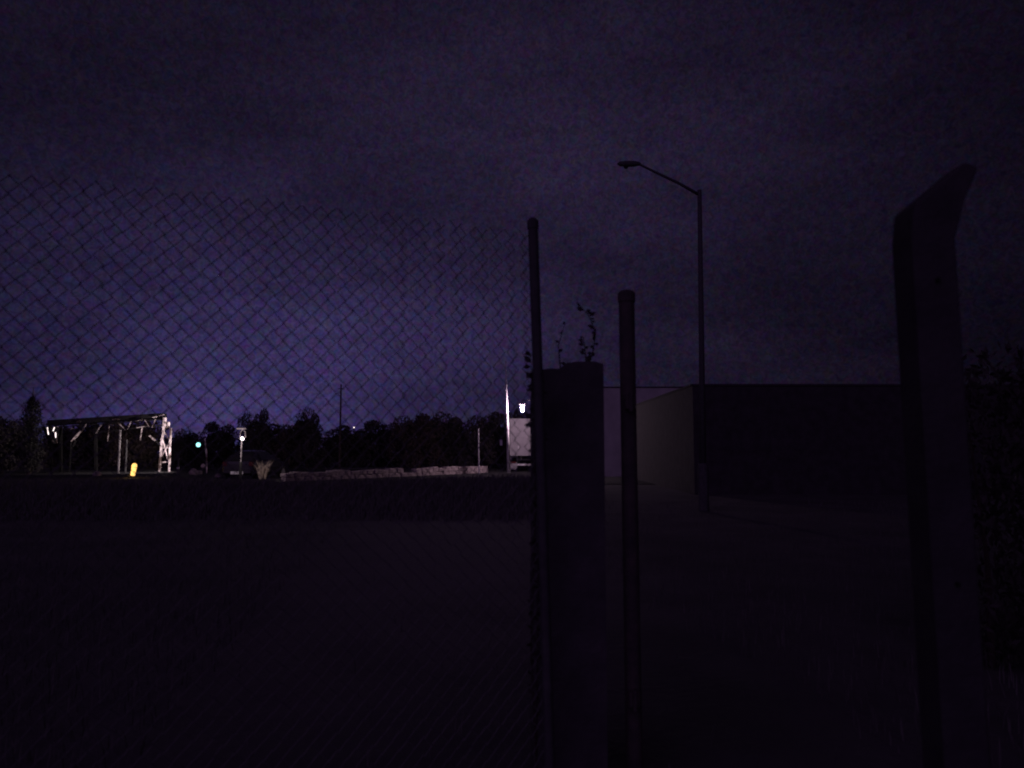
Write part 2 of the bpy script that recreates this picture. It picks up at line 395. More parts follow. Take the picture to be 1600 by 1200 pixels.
# unlit street lamp
p = at(1098, 702, 19); top = at(1093, 300, 19); head = at(984, 256, 19)
t = thing('street_lamp', 'tall unlit street lamp with long upswept arm in front of the workshop', 'street lamp', (p.x, 19, -0.03))
b = MB(); b.lathe([(0.13, 0), (0.13, 1.1), (0.105, 1.18)], n=16); b.build('base_column', M_gal, t, smooth=False)
b = MB(); dx = top.x - p.x; b.tube([(0, 0, 1.15), (dx * .5, 0, 4.5), (dx, 0, top.z + 0.08)], [0.082, 0.07, 0.055], 12); b.build('column', M_gal, t, smooth=True)
MB().box((0, -0.132, 0.6), (0.11, 0.014, 0.5), ch=0.004).build('access_door', M_gal, t)
hx, hz = head.x - p.x, head.z + 0.03
b = MB(); b.tube([(dx, 0, top.z - 0.05), (dx + (hx - dx) * .3, 0, top.z + (hz - top.z) * .34), (dx + (hx - dx) * .62, 0, top.z + (hz - top.z) * .7), (hx + .28, 0, hz - 0.03), (hx + .1, 0, hz)], [0.042, 0.038, 0.034, 0.03, 0.03], 10)
b.build('arm', M_gal, t, smooth=True)
b = MB(); b.lathe([(0.02, -0.30), (0.06, -0.24), (0.08, -0.05), (0.075, 0.15), (0.045, 0.27), (0.032, 0.3)], (hx - 0.02, 0, hz), 12, 'X')
hd = b.build('lamp_head', M_gal, t, smooth=True); hd.scale = (1, 1, 1)
MB().lathe([(0.02, -0.07), (0.05, -0.05), (0.07, 0.0)], (hx - 0.1, 0, hz - 0.06), 12).build('glass_bowl', M_glass, hd)

# hedge on the right
h0 = at(1502, 545, 5.0); t = thing('hedge', 'dense dark hedge at the right edge behind the cranked concrete post', 'hedge', (h0.x, 5, -0.03))
b = MB()
for k in range(20):
    leaf_cloud(b, (0.42 + k * 0.2, 0.5 + random.uniform(-.1, .1), h0.z * 0.5), (0.30, 0.5, h0.z * random.uniform(0.54, 0.58)), 1100, 0.035)
b.build('foliage', M_leaf, t)
for k in range(6):
    MB().tube([(0.4 + k * .6, .5, 0), (0.42 + k * .6, .52, 0.7), (0.3 + k * .6, .45, 1.6)], [0.025, 0.02, 0.008], 6).build('stem', M_bark, t)

# ------------------------------------------------------------------ chain-link fence
FX, FY = 0.165, 3.2; FH = at(838, 340, FY).z
dirv = Vector((-1.80, -0.75, 0)).normalized(); ang = math.atan2(dirv.y, dirv.x)
t = thing('chain_link_fence', 'tall dark chain-link fence panel across the left half, close to the camera', 'fence', (FX, FY, -0.03), ang)
Dg = 0.0645; hgt = FH - 0.1; LEN = 3.4
def strand(par, seed):
    rnd = random.Random(seed); b = MB(); pts = []; k = int(hgt / (Dg / 2))
    for j in range(k + 1):
        x = (j + par) % 2 * Dg / 2
        y = 0.003 if (j + par) % 2 else -0.003
        pts.append((x + rnd.uniform(-.0015, .0015), y, 0.06 + j * Dg / 2 + rnd.uniform(-.0015, .0015)))
    b.tube(pts, 0.0021, 4); return b.mesh('wire')
SM = {(p_, s): strand(p_, s * 2 + p_) for p_ in (0, 1) for s in range(4)}
ns = int(LEN / (Dg / 2))
for k in range(ns):
    child('wire', SM[(k % 2, random.randrange(4))], M_wire, t, (0.022 + k * Dg / 2, 0.03 * math.sin(k * Dg / 2 * 2.2) + random.uniform(-.003, .003), random.uniform(-.004, .004)), (random.uniform(-.012, .012), 0.029 * (1 - k / ns) + random.uniform(-.0025, .0025), 0))
for z in (0.12,):
    MB().tube([(0.07 * z / FH, 0.012, z), (LEN / 3, 0.03, z - 0.006), (LEN * 2 / 3, 0.012, z - 0.004), (LEN, 0.012, z)], 0.0013, 5).build('straining_wire', M_wire, t)
lean = Matrix.Rotation(-ang, 3, 'Z') @ Vector((-0.075, 0, 0))
for i, (px, dl) in enumerate(((0, lean), (LEN + 0.03, Vector((0, 0, 0))))):
    ps = MB(); ps.tube([(px, 0, -0.2), (px + dl.x * .5, dl.y * .5, FH * .5), (px + dl.x, dl.y, FH)], 0.022, 12)
    po = ps.build('post', M_gal, t, smooth=False)
    MB().lathe([(0.025, -0.02), (0.025, 0.015), (0.012, 0.028)], (px + dl.x, dl.y, FH), 12).build('cap', M_gal, po)
    for z in (0.13, FH * 0.5):
        MB().lathe([(0.0245, -0.015), (0.0245, 0.015)], (px + dl.x * z / FH, dl.y * z / FH, z), 12).build('clamp', M_gal, po)

# gate pillar
a0, a1 = at(831, 600, 3.42), at(945, 600, 3.42); PH = at(890, 557, 3.42).z; PW = a1.x - a0.x; pcx = (a0.x + a1.x) / 2
t = thing('gate_pillar', 'squat dark masonry gate pillar with a broken uneven top', 'pillar', (pcx, 3.42 + PW / 2, -0.03))
b = MB(); nz = 14; rnd = random.Random(3); per = []
for j in range(nz + 1):
    z = j / nz * (PH - 0.05)
    for s in range(16):
        e = s // 4; f = (s % 4) / 4; hw = PW / 2
        q = [(-hw + f * PW, -hw), (hw, -hw + f * PW), (hw - f * PW, hw), (-hw, hw - f * PW)][e]
        o = 0.006 * rnd.uniform(-1, 1) if s % 4 else -0.006
        l = math.hypot(*q); b.v.append((q[0] * (1 + o / l), q[1] * (1 + o / l), z))
for j in range(nz):
    for s in range(16): b.f.append((j * 16 + s, j * 16 + (s + 1) % 16, (j + 1) * 16 + (s + 1) % 16, (j + 1) * 16 + s))
b.f.append(tuple(nz * 16 + s for s in range(16)))
b.build('shaft', M_render, t)
b = MB(); gn = 8
def top_h(u, v): return (0.055 if u > 0.42 else 0.022 + 0.03 * max(0, u - .2)) + rnd.uniform(-.004, .004) - (0.008 if u > .9 else 0)
for j in range(gn + 1):
    for i in range(gn + 1):
        u, v = i / gn, j / gn; hw = PW / 2 - 0.005
        b.v.append((-hw + u * 2 * hw, -hw + v * 2 * hw, PH - 0.05 + top_h(u, v)))
for j in range(gn):
    for i in range(gn): q = j * (gn + 1) + i; b.f.append((q, q + 1, q + gn + 2, q + gn + 1))
rim = [i for i in range(gn + 1)] + [(j + 1) * (gn + 1) - 1 for j in range(1, gn + 1)] + [gn * (gn + 1) + i for i in range(gn - 1, -1, -1)] + [j * (gn + 1) for j in range(gn - 1, 0, -1)]
o = len(b.v)
for i in rim: x, y, z = b.v[i]; b.v.append((x, y, PH - 0.075))
for k in range(len(rim)): k2 = (k + 1) % len(rim); b.f.append((rim[k], o + k, o + k2, rim[k2]))
b.build('broken_cap', M_render, t)

def weed(name, label, loc, stems, leafm, leaf):
    t = thing(name, label, 'weed', loc)
    for pts, nl in stems:
        s = MB().tube(pts, [0.004 - 0.0028 * i / (len(pts) - 1) for i in range(len(pts))], 5).build('stem', M_bark, t)
        lf = MB()
        for k in range(nl):
            u = 0.15 + 0.85 * k / max(1, nl - 1); i = min(len(pts) - 2, int(u * (len(pts) - 1))); f = u * (len(pts) - 1) - i
            c = Vector(pts[i]).lerp(Vector(pts[i + 1]), f)
            a = random.uniform(0, 6.28); d = Vector((math.cos(a), math.sin(a) * .6, random.uniform(-.2, .8))).normalized()
            sdv = d.cross(Vector((0, 1, 0.2))).normalized(); l = leaf * random.uniform(.6, 1.3)
            lf.add([c, c + d * l * .5 + sdv * l * .28, c + d * l, c + d * l * .5 - sdv * l * .28], [(0, 1, 2, 3)])
        lf.build('leaves', leafm, s)
    return t
q = at(915, 564, 3.6)
weed('tall_weed', 'thin leafy weed sprouting from the top of the gate pillar', (q.x, 3.6, PH - 0.045),
     [([(0, 0, 0), (0.035, 0, 0.09), (0.05, 0, 0.18), (0.02, 0, 0.26), (-0.03, 0, 0.32)], 22), ([(0.005, 0.01, 0), (0.0, 0.01, 0.09), (-0.01, 0, 0.16)], 10),
      ([(-0.12, 0, 0), (-0.13, 0, 0.12), (-0.1, 0, 0.22)], 5)], M_leaf, 0.032)
q = at(829, 600, 3.3)
weed('climbing_weed', 'leafy climbing weed on the fence beside the leaning post', (q.x, 3.3, -0.03),
     [([(0.03, 0, 0), (0.0, 0, 0.7), (0.02, 0, 1.3), (0.015, 0, 1.7), (0.0, 0, 1.95)], 60), ([(0.02, 0.02, 0), (0.03, 0.02, 0.9), (0.035, 0, 1.5), (0.03, 0, 1.85)], 40)], M_leaf, 0.04)

# gate post
q = at(982, 600, 3.6); GH = at(980, 456, 3.6).z
t = thing('gate_post', 'thick plain steel gate post standing right of the pillar', 'post', (q.x, 3.6, -0.03))
MB().tube([(0.006, 0, -0.2), (0, 0, GH * .5), (-0.004, 0, GH + .01)], 0.038, 16).build('shaft', M_rust, t)
MB().lathe([(0.042, -0.03), (0.042, 0.012), (0.03, 0.024), (0.01, 0.03)], (-0.004, 0, GH + 0.01), 16).build('cap', M_rust, t)
for z in (0.4, 1.75):
    hg = MB().box((0.0, -0.05, z), (0.05, 0.03, 0.07), ch=0.005).build('hinge', M_rust, t)
    MB().lathe([(0.011, -0.045), (0.011, 0.05)], (0, -0.075, z), 10).build('pin', M_rust, hg)

# cranked concrete post on the right
q0, q1 = at(1426, 400, 1.9), at(1494, 400, 1.9); CW = q1.x - q0.x; CH = at(1455, 300, 1.9).z
base = Vector(((q0.x + q1.x) / 2, 1.9, 0))
t = thing('concrete_fence_post', 'thick concrete fence post with cranked top, close by on the right', 'post', (base.x + 0.035, 1.9 + CW / 2, -0.03)); t.rotation_euler = (0, R(-0.9), 0)
b = MB(); hw = CW / 2; sh = [(-hw, -0.2, hw), (-hw, CH - 0.08, hw), (-hw + 0.012, CH - 0.0, hw), (0.02, CH + 0.05, hw), (0.10, CH + 0.115, hw * .8), (0.135, CH + 0.10, hw * .8), (hw + .035, CH + 0.02, hw), (hw, CH - 0.09, hw), (hw, -0.2, hw)]
sec = sh; nn = len(sec); ch = 0.012
rings = [(1.0, -1), (1.0, 1)]
front = [(x, -h, z) for (x, z, h) in sec]; backr = [(x, h, z) for (x, z, h) in sec]
b.add(front + backr, [tuple(range(nn))[::-1], tuple(range(nn, 2 * nn))] + [(i, (i + 1) % nn, nn + (i + 1) % nn, nn + i) for i in range(nn)])
ob = b.build('shaft', M_conc, t)
bv = ob.modifiers.new('chamfer', 'BEVEL'); bv.width = 0.006; bv.segments = 1; bv.limit_method = 'ANGLE'
for z in (0.5, 1.2, CH - 0.2):
    MB().lathe([(0.006, -0.004), (0.006, 0.004)], (0, -hw - 0.003, z), 10, 'Y').build('wire_hole', M_black, t)

# ------------------------------------------------------------------ low stone wall
wa = Vector((at(440, 745, 35).x, 35.2, 0)); wb = Vector((at(757, 735, 49).x, 49, 0)); wd = wb - wa
t = thing('stone_wall', 'low pale rubble stone wall running back towards the box truck', 'wall', (wa.x, wa.y, -0.03), math.atan2(wd.y, wd.x))
shapes = []
for s in range(6):
    rnd = random.Random(50 + s); b = MB().box((0, 0, 0.5), (1, 1, 1), ch=0.10)
    b.v = [(x + rnd.uniform(-.05, .05), y + rnd.uniform(-.05, .05), z + rnd.uniform(-.05, .05)) for x, y, z in b.v]; shapes.append(b.mesh('stone'))
for row in range(2):
    x = 0.0
    while x < wd.length:
        l = random.uniform(0.32, 0.85); h = random.uniform(0.20, 0.27)
        if row == 0 or random.random() < 0.88:
            child('stone', random.choice(shapes), M_stone, t, (x + l / 2, random.uniform(-.03, .03), row * 0.235), (0, random.uniform(-.03, .03), random.uniform(-.05, .05)), (l * 0.98, 0.38 + random.uniform(-.05, .05), h if row == 0 else random.uniform(0.17, 0.27)))
        x += l

# ------------------------------------------------------------------ box truck (rear towards the camera)
x0 = at(797, 700, 51).x; TW = 2.35; zt = at(812, 654, 51).z; zb = at(812, 712, 51).z
t = thing('box_truck', 'pale box truck parked rear-on with roller shutter, partly hidden by gate pillar', 'truck', (x0 + TW / 2, 51, -0.03), R(1.5))
hw = TW / 2; fz = zb + 0.03; tz = zt + 0.03
b = MB(); b.box((0, 3.0, (fz + tz) / 2), (TW, 5.9, tz - fz), ch=0.03); body = b.build('cargo_box', M_shutter, t)
b = MB()
for s in (-1, 1): b.box((s * (hw - .05), 0.02, (fz + tz) / 2), (0.10, 0.09, tz - fz), ch=0.012)
b.box((0, 0.021, tz - .07), (TW - .2, 0.09, 0.14), ch=0.012); b.box((0, 0.021, fz + .04), (TW - .2, 0.09, 0.08), ch=0.012)
b.build('rear_frame', M_shutter, t)
ns_ = 22; sz = (tz - .14 - fz - .08) / ns_
for i in range(ns_):
    z = fz + .08 + (i + .5) * sz
    MB().box((0, 0.025, z), (TW - .21, 0.03, sz * .9), ch=0.008).build('shutter_slat', M_shutter, t)
MB().box((-0.62, -0.005, fz + 0.55), (0.05, 0.04, 0.20), ch=0.008).build('shutter_handle', M_white, t)
b = MB()
for s in (-1, 1): b.box((s * .42, 3.6, fz - .14), (0.09, 6.8, 0.2))
for y in (0.5, 2.2, 4.2): b.box((0, y, fz - .141), (0.75, 0.09, 0.16))
b.build('chassis', M_chassis, t)
MB().box((0, 0.12, 0.50), (TW - .3, 0.10, 0.12), ch=0.015).build('under_run_bar', M_shutter, t)
for s in (-1, 1):
    MB().bar((s * .7, .15, .56), (s * .55, .4, fz - .1), .06, .06).build('bar_bracket', M_chassis, t)
    MB().box((s * (hw - .28), 0.95, 0.40), (0.46, 0.02, 0.52), ch=0.004).build('mud_flap', M_shutter, t)
    MB().box((s * (hw - .22), 0.06, 0.66), (0.34, 0.06, 0.13), ch=0.01).build('tail_light', M_red, t)
    for (yy, off) in ((1.65, .30), (6.5, .16)):
        wh = MB().lathe([(.30, -.16), (.45, -.14), (.48, -.09), (.48, .09), (.45, .14), (.30, .16)], (s * (hw - off), yy, .48), 20, 'X').build('wheel', M_black, t)
        MB().lathe([(.12, -.165), (.28, -.17), (.28, .17), (.12, .165)], (s * (hw - off), yy, .48), 16, 'X').build('rim', M_rim, wh)
MB().box((-0.42, 0.055, 0.50), (0.44, 0.014, 0.11), ch=0.003).build('number_plate', M_white, t)
b = MB(); b.add([(-1.0, 6.0, .7), (1.0, 6.0, .7), (1.0, 7.7, .7), (-1.0, 7.7, .7), (-1.0, 6.0, 2.5), (1.0, 6.0, 2.5), (.95, 6.9, 2.5), (-.95, 6.9, 2.5), (1.0, 7.65, 1.5), (-1.0, 7.65, 1.5)],
      [(0, 3, 2, 1), (0, 1, 5, 4), (4, 5, 6, 7), (1, 2, 8, 6, 5), (0, 4, 7, 9, 3), (6, 8, 9, 7), (2, 3, 9, 8)])
b.build('cab', M_white, t)
for s in (-1, 1):
    ml = (at(785, 691, 51).x - (x0 + hw)) if s < 0 else hw + .45
    mr = MB().box((ml, 7.0, at(785, 691, 58).z), (0.20, 0.10, 0.46), ch=0.02).build('mirror', M_white, t)
    MB().tube([(s * .98, 7.1, 1.9), (ml, 7.05, 1.9)], 0.018, 6).build('mirror_arm', M_chassis, mr)

# white flagpole and slim white post
q = at(795, 700, 45.6); zt = at(790, 566, 45.6).z
t = thing('flagpole', 'tapering white flagpole brightly lit beside the box truck', 'flagpole', (q.x, 45.6, -0.03))
MB().tube([(0, 0, 0.12), (-.06, 0, 2.5), (-.14, 0, 5.0), (-.2, 0, zt)], [0.10, 0.08, 0.05, 0.025], 12).build('mast', M_white, t, smooth=True)
MB().lathe([(0.2, 0), (0.2, 0.1), (0.12, 0.15)], n=14).build('foot', M_conc, t)
MB().lathe([(0.01, -.04), (.05, -.02), (.05, .03), (.01, .05)], (-.2, 0, zt + .03), 10).build('finial', M_white, t)
q = at(748, 700, 47); t = thing('slim_post', 'slim white post at the right end of the low stone wall', 'post', (q.x + 0.05, 46.6, -0.03))
zt = at(746, 670, 46.6).z
MB().tube([(0, 0, 0), (-.03, 0, zt * .5), (-.05, 0, zt)], [0.042, 0.038, 0.034], 10).build('shaft', M_white, t)
MB().lathe([(0.045, -.02), (0.045, .02), (.02, .04)], (-.05, 0, zt), 10).build('cap', M_white, t)

# lit yard lamp beside the truck
q = at(816, 638, 45.2); cxp = at(842, 638, 45.2).x
t = thing('yard_lamp', 'bright white yard lamp hanging above the box truck', 'lamp', (cxp, 45.2, -0.03)); lx = q.x - cxp
MB().tube([(0, 0, 0), (0, 0, 2.5), (0, 0, q.z + .56)], [0.08, 0.065, 0.05], 12).build('column', M_rust, t)
MB().tube([(0, 0, q.z + .50), (lx * .5, 0, q.z + .54), (lx, 0, q.z + .48), (lx, 0, q.z + .34)], 0.02, 8).build('arm', M_rust, t)
MB().lathe([(0.03, .36), (.12, .33), (.21, .255), (.20, .245)], (lx, 0, q.z), 14).build('hood', M_rust, t)
MB().lathe([(.02, -.17), (.07, -.12), (.085, 0), (.08, .10), (.06, .2)], (lx, 0, q.z), 14).build('lantern', M_lens, t, smooth=True)

# thin dark mast and far lamp
q = at(533, 600, 60); t = thing('telegraph_mast', 'thin dark mast rising above the trees in the middle left', 'mast', (q.x, 60, -0.03))
MB().tube([(0, 0, 0), (0, 0, q.z)], [0.1, 0.055], 10).build('pole', M_bark, t)
MB().box((0, 0, q.z - .35), (0.5, 0.06, 0.06)).build('cross_arm', M_bark, t)
q = at(553, 668, 80); t = thing('distant_lamp', 'tiny far lit lamp just above the tree line', 'lamp', (q.x, 80, -1))
MB().tube([(0, .15, 0), (0, .15, q.z + 1.1)], 0.05, 8).build('pole', M_rust, t)
MB().box((0, 0, q.z + 1.0), (0.13, 0.13, 0.12), ch=.02).build('lantern', M_flood, t)

# ------------------------------------------------------------------ steel gantry in the left yard
GY = 50.0
def gp(x, y, dy=0.0):
    p = at(x, y, GY + dy); return Vector((p.x - gbase.x, p.y - gbase.y, p.z + 0.03))
gbase = at(250, 738, GY); gbase.z = 0
t = thing('steel_gantry', 'pale steel conveyor gantry on a tall braced frame in the far left yard', 'gantry', (gbase.x, GY, -0.03))
MB().bar(gp(80, 661, .5), gp(256, 650, .5), .9, .34).build('roof_beam', M_dsteel, t)
MB().bar(gp(90, 667, -.05), gp(256, 655.5, -.05), .10, .06).build('upper_chord', M_dsteel, t)
MB().bar(gp(150, 676, -.05), gp(256, 664, -.05), .12, .08).build('lower_chord', M_dsteel, t)
for (xa, ya, xb, yb, hh) in ((211, 658.5, 222, 656, .12), (238.5, 652.6, 245.5, 651, .11), (214, 668.6, 231, 665.4, .24), (168.5, 664.2, 176, 663.6, .13), (105, 670.5, 114, 669.6, .09)):
    MB().bar(gp(xa, ya, -.14), gp(xb, yb, -.14), hh, .03).build('lit_patch_plate', M_steel, t)  # pale plates stand in for lit patches on the dark chords
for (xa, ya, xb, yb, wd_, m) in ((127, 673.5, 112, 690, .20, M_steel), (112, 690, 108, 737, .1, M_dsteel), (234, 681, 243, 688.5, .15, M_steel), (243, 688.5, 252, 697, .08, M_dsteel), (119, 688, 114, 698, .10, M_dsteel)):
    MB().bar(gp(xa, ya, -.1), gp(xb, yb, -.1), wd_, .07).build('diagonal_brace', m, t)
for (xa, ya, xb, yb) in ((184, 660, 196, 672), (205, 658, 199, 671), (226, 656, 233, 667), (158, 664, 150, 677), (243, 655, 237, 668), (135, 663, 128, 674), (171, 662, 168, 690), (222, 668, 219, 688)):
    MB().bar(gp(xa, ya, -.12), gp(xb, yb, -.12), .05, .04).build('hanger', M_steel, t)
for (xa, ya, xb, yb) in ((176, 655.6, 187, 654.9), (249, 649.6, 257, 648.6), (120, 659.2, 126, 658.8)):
    MB().bar(gp(xa, ya, -.02), gp(xb, yb, -.02), .05, .10).build('highlight_plate', M_steel, t)  # pale strips added as highlights along the roof edge
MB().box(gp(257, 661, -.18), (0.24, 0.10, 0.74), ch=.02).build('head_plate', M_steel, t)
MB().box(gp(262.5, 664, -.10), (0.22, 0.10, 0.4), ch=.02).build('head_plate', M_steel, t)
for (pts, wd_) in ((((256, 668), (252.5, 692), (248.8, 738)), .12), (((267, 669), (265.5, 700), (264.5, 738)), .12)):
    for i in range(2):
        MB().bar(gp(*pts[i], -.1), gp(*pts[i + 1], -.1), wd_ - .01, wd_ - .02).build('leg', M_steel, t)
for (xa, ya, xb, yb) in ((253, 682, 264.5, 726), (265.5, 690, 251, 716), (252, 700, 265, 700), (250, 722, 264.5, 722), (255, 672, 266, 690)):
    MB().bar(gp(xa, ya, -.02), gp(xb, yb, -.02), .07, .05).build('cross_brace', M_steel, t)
for x in (249, 264.5):
    MB().box(gp(x, 738, -.1), (0.4, 0.4, 0.08)).build('base_plate', M_conc, t)
for x in (95, 150):
    MB().bar(gp(x, 667, .5), gp(x, 738, .5), .16, .16).build('post', M_dsteel, t)
# V-shaped feed hopper at its left end
hp = [gp(72.5, 667), gp(91, 667), gp(89, 693), gp(84, 693)]
b = MB(); a_ = [Vector((v.x, -.5, v.z)) for v in hp]; c_ = [Vector((v.x, .5, v.z)) for v in hp]
b.add(a_ + c_, [(3, 2, 6, 7), (0, 3, 7, 4), (1, 5, 6, 2), (4, 7, 6, 5)])
b.build('feed_hopper', M_dsteel, t)
for (xa, ya, xb, yb, wd_) in ((88.2, 674, 88.6, 692.5, .13), (80.2, 684.5, 82.4, 690.5, .17), (74.2, 669, 84, 692, .06), (73, 667, 91, 667, .07)):
    MB().bar(gp(xa, ya, -.56), gp(xb, yb, -.56), wd_, .05).build('hopper_rib', M_steel, t)
# twin floodlights in front of the hopper
q = at(76, 673, GY - .75); t2 = thing('floodlight_pair', 'pair of lit white floodlights fixed at the hopper end of the gantry', 'floodlight', (q.x, GY - .75, -0.03))
def fq(x, y): p = at(x, y, GY - .75); return Vector((p.x - q.x, 0, p.z + .03))
MB().tube([fq(80, 738), fq(80, 681), fq(80, 665)], .045, 8).build('stand', M_dsteel, t2)
MB().bar(fq(73, 679.5) + Vector((0, .06, 0)), fq(91, 679.5) + Vector((0, .06, 0)), .05, .05).build('cross_bar', M_dsteel, t2)
for (xa, ya, xb, yb, wd_) in ((75.2, 667.8, 77, 679, .24), (86.4, 667.8, 84.4, 673.5, .26), (87.4, 675.5, 87.6, 684, .13)):  # the last, narrow bar is a lit bracket given the lamp glow
    b = MB(); A, B = fq(xa, ya), fq(xb, yb)
    hd = MB().bar(A + Vector((0, .09, .03)), B + Vector((0, .09, -.03)), wd_ + .05, .12).build('lamp_housing', M_dsteel, t2)
    MB().bar(A, B, wd_, .02).build('lamp_glass', M_flood, hd)
lamp('floodlight_light', 'SPOT', t2, fq(82, 676) + Vector((0.15, -.25, 0)), 30, (1.0, 0.80, 0.82), 0.15, R(110), (1, .2, -.5), 0.6)

# thin posts in the yard
for (x, y0, Y, dia, lab) in ((187.7, 671.5, 47.5, .07, 'thin pale upright post under the middle of the gantry'), (198, 687, 48.5, .06, 'shorter thin grey post right of the thin pale upright post')):
    q = at(x, y0, Y); t = thing('yard_post', lab, 'post', (q.x, Y, -0.03))
    MB().tube([(0, 0, 0), (0, 0, q.z + .03)], dia, 8).build('shaft', M_post if x < 190 else M_conc, t)
    MB().box((0, 0, .02), (.3, .3, .05), ch=.01).build('foot', M_conc, t)
# illuminated bollard
q = at(206.5, 746, 40.5); t = thing('lit_bollard', 'glowing amber illuminated bollard on the ground below the gantry', 'bollard', (q.x, 40.5, -0.03), R(10)); t.rotation_euler = (0, R(8), 0)
MB().box((0, 0, .07), (.42, .30, .14), ch=.03).build('base', M_black, t)
MB().lathe([(.09, .10), (.11, .16), (.12, .5), (.135, .66), (.10, .76), (.03, .80)], n=16).build('shell', M_amber, t, smooth=True)
MB().lathe([(.133, .575), (.136, .605)], n=16).build('band', M_rust, t)
lamp('lit_bollard_light', 'POINT', t, (0, -.35, .5), 6, (1, .6, .2), .1)
# cool white floodlight on a short post
q = at(310, 695, 48); pz = at(319.5, 686, 48); t = thing('cool_floodlight', 'bright bluish white floodlight on a short leaning post', 'floodlight', (pz.x + .1, 48, -0.03))
ox, oz = q.x - pz.x - .1, q.z + .03
MB().tube([(.12, 0, 0), (.06, 0, 1.2), (-.08, 0, pz.z + .03)], .05, 8).build('post', M_steel, t)
MB().tube([(-.06, 0, pz.z - .25), (ox, 0.08, oz)], .025, 6).build('bracket', M_dsteel, t)
MB().box((ox, .07, oz), (.40, .10, .36), ch=.03).build('housing', M_dsteel, t)
MB().lathe([(.13, .0), (.14, .02), (.11, .05)], (ox, -.035, oz), 16, 'Y').build('lamp_glass', M_cyan, t)
lamp('cool_floodlight_light', 'SPOT', t, (ox - .3, -.15, oz + .05), 950, (1.0, 0.84, 0.88), .15, R(105), (-1, .3, .05), .7)
# short lamp post
q = at(379, 685.5, 36); bx_ = at(377, 700, 36).x; t = thing('short_lamp_post', 'short pale lamp post with forked bracket standing near the dark car', 'lamp post', (bx_, 36, -0.03))
lx, lz = q.x - bx_, q.z + .03; tz_ = at(377, 669, 36).z + .03
MB().tube([(0, 0, 0), (0, 0, 1.0), (.01, 0, lz - .1)], [.045, .033, .028], 10).build('column', M_post, t)
MB().lathe([(.075, 0), (.075, .9), (.05, .95)], n=12).build('base', M_dsteel, t)
for s in (-1, 1):
    MB().tube([(lx, .02, lz - .05), (lx + s * .13, .02, lz + .08), (lx + s * .11, .02, lz + .32), (lx, .02, tz_ - .05)], .018, 6).build('fork', M_post, t)
MB().box((lx - .06, .02, tz_ - .02), (.46, .12, .07), ch=.015).build('top_bar', M_post, t)
MB().lathe([(.02, -.09), (.08, -.05), (.09, .0), (.06, .07), (.02, .09)], (lx, -.04, lz), 12)  .build('lantern', M_lens2, t, smooth=True)
lamp('short_lamp_light', 'POINT', t, (lx, -.9, lz - .1), 72, (1.0, 0.82, 0.86), .09)

# ------------------------------------------------------------------ dark parked car, rear towards the camera
q = at(371, 742, 38); t = thing('parked_car', 'dark hatchback parked rear-on with bright number plate beside short lamp post', 'car', (q.x, 38, -0.03), R(-8))
# length along +Y, rear face at y = 0; cross sections (y, half width low, half width high, z low, z belt, z roof)
sec = [(0.00, .74, .70, .32, .78, .80), (0.06, .84, .80, .26, .88, .92), (0.30, .87, .82, .24, .94, 1.18), (0.75, .88, .80, .22, .95, 1.43), (1.4, .88, .78, .20, .94, 1.49), (2.1, .88, .78, .20, .93, 1.45),
       (2.65, .88, .79, .20, .92, 1.18), (3.05, .87, .80, .20, .90, .97), (3.6, .86, .80, .22, .84, .86), (3.95, .78, .74, .28, .70, .72), (4.05, .66, .62, .34, .60, .62)]
b = MB()
for (y, wl, wh_, z0, zb_, zr) in sec:
    top = max(.45, wh_ * (1 - .42 * min(1, max(0, (zr - zb_) / .55))))
    b.v += [(-wl * .92, y, z0), (-wl, y, z0 + .14), (-wl, y, (z0 + zb_) / 2 + .05), (-wh_ - .03, y, zb_), (-top, y, zr - .04), (-top * .75, y, zr), (top * .75, y, zr), (top, y, zr - .04), (wh_ + .03, y, zb_), (wl, y, (z0 + zb_) / 2 + .05), (wl, y, z0 + .14), (wl * .92, y, z0)]
for i in range(len(sec) - 1):
    for k in range(12): k2 = (k + 1) % 12; b.f.append((i * 12 + k, (i + 1) * 12 + k, (i + 1) * 12 + k2, i * 12 + k2))
b.f.append(tuple(range(12))); b.f.append(tuple((len(sec) - 1) * 12 + k for k in range(12))[::-1])
b.build('body', M_car, t, smooth=False)
b = MB().add([(-.58, .10, .96), (.58, .10, .96), (.50, .70, 1.38), (-.50, .70, 1.38)], [(0, 1, 2, 3)])
b.v = [(x, y - .035, z + .03) for x, y, z in b.v]; b.build('rear_window', M_glass, t)
b = MB().add([(-.60, 2.98, 1.02), (.60, 2.98, 1.02), (.52, 2.18, 1.43), (-.52, 2.18, 1.43)], [(0, 1, 2, 3)])
b.v = [(x, y + .04, z + .02) for x, y, z in b.v]; b.build('windscreen', M_glass, t)
for s in (-1, 1):
    b = MB().add([(s * .815, .75, .99), (s * .815, 2.5, .98), (s * .56, 2.0, 1.40), (s * .55, .9, 1.40)], [(0, 1, 2, 3)])
    b.v = [(x + s * .03, y, z + .01) for x, y, z in b.v]; b.build('side_window', M_glass, t)
    MB().box((s * .70, .03, .80), (.22, .09, .22), ch=.02).build('tail_light', M_red, t)
    MB().box((s * .97, 2.45, 1.0), (.18, .10, .13), ch=.02).build('mirror', M_car, t)
    for yy in (.72, 3.25):
        wh = MB().lathe([(.20, -.10), (.29, -.10), (.32, -.06), (.32, .06), (.29, .10), (.20, .10)], (s * .80, yy, .32), 20, 'X').build('wheel', M_black, t)
        MB().lathe([(.06, -.108), (.19, -.112), (.19, .112), (.06, .108)], (s * .80, yy, .32), 14, 'X').build('rim', M_rim, wh)
MB().box((0, -.02, .42), (1.5, .10, .20), ch=.03).build('bumper', M_car, t)
MB().box((0, -.08, .36), (.66, .02, .14), ch=.004).build('number_plate', M_white, t)

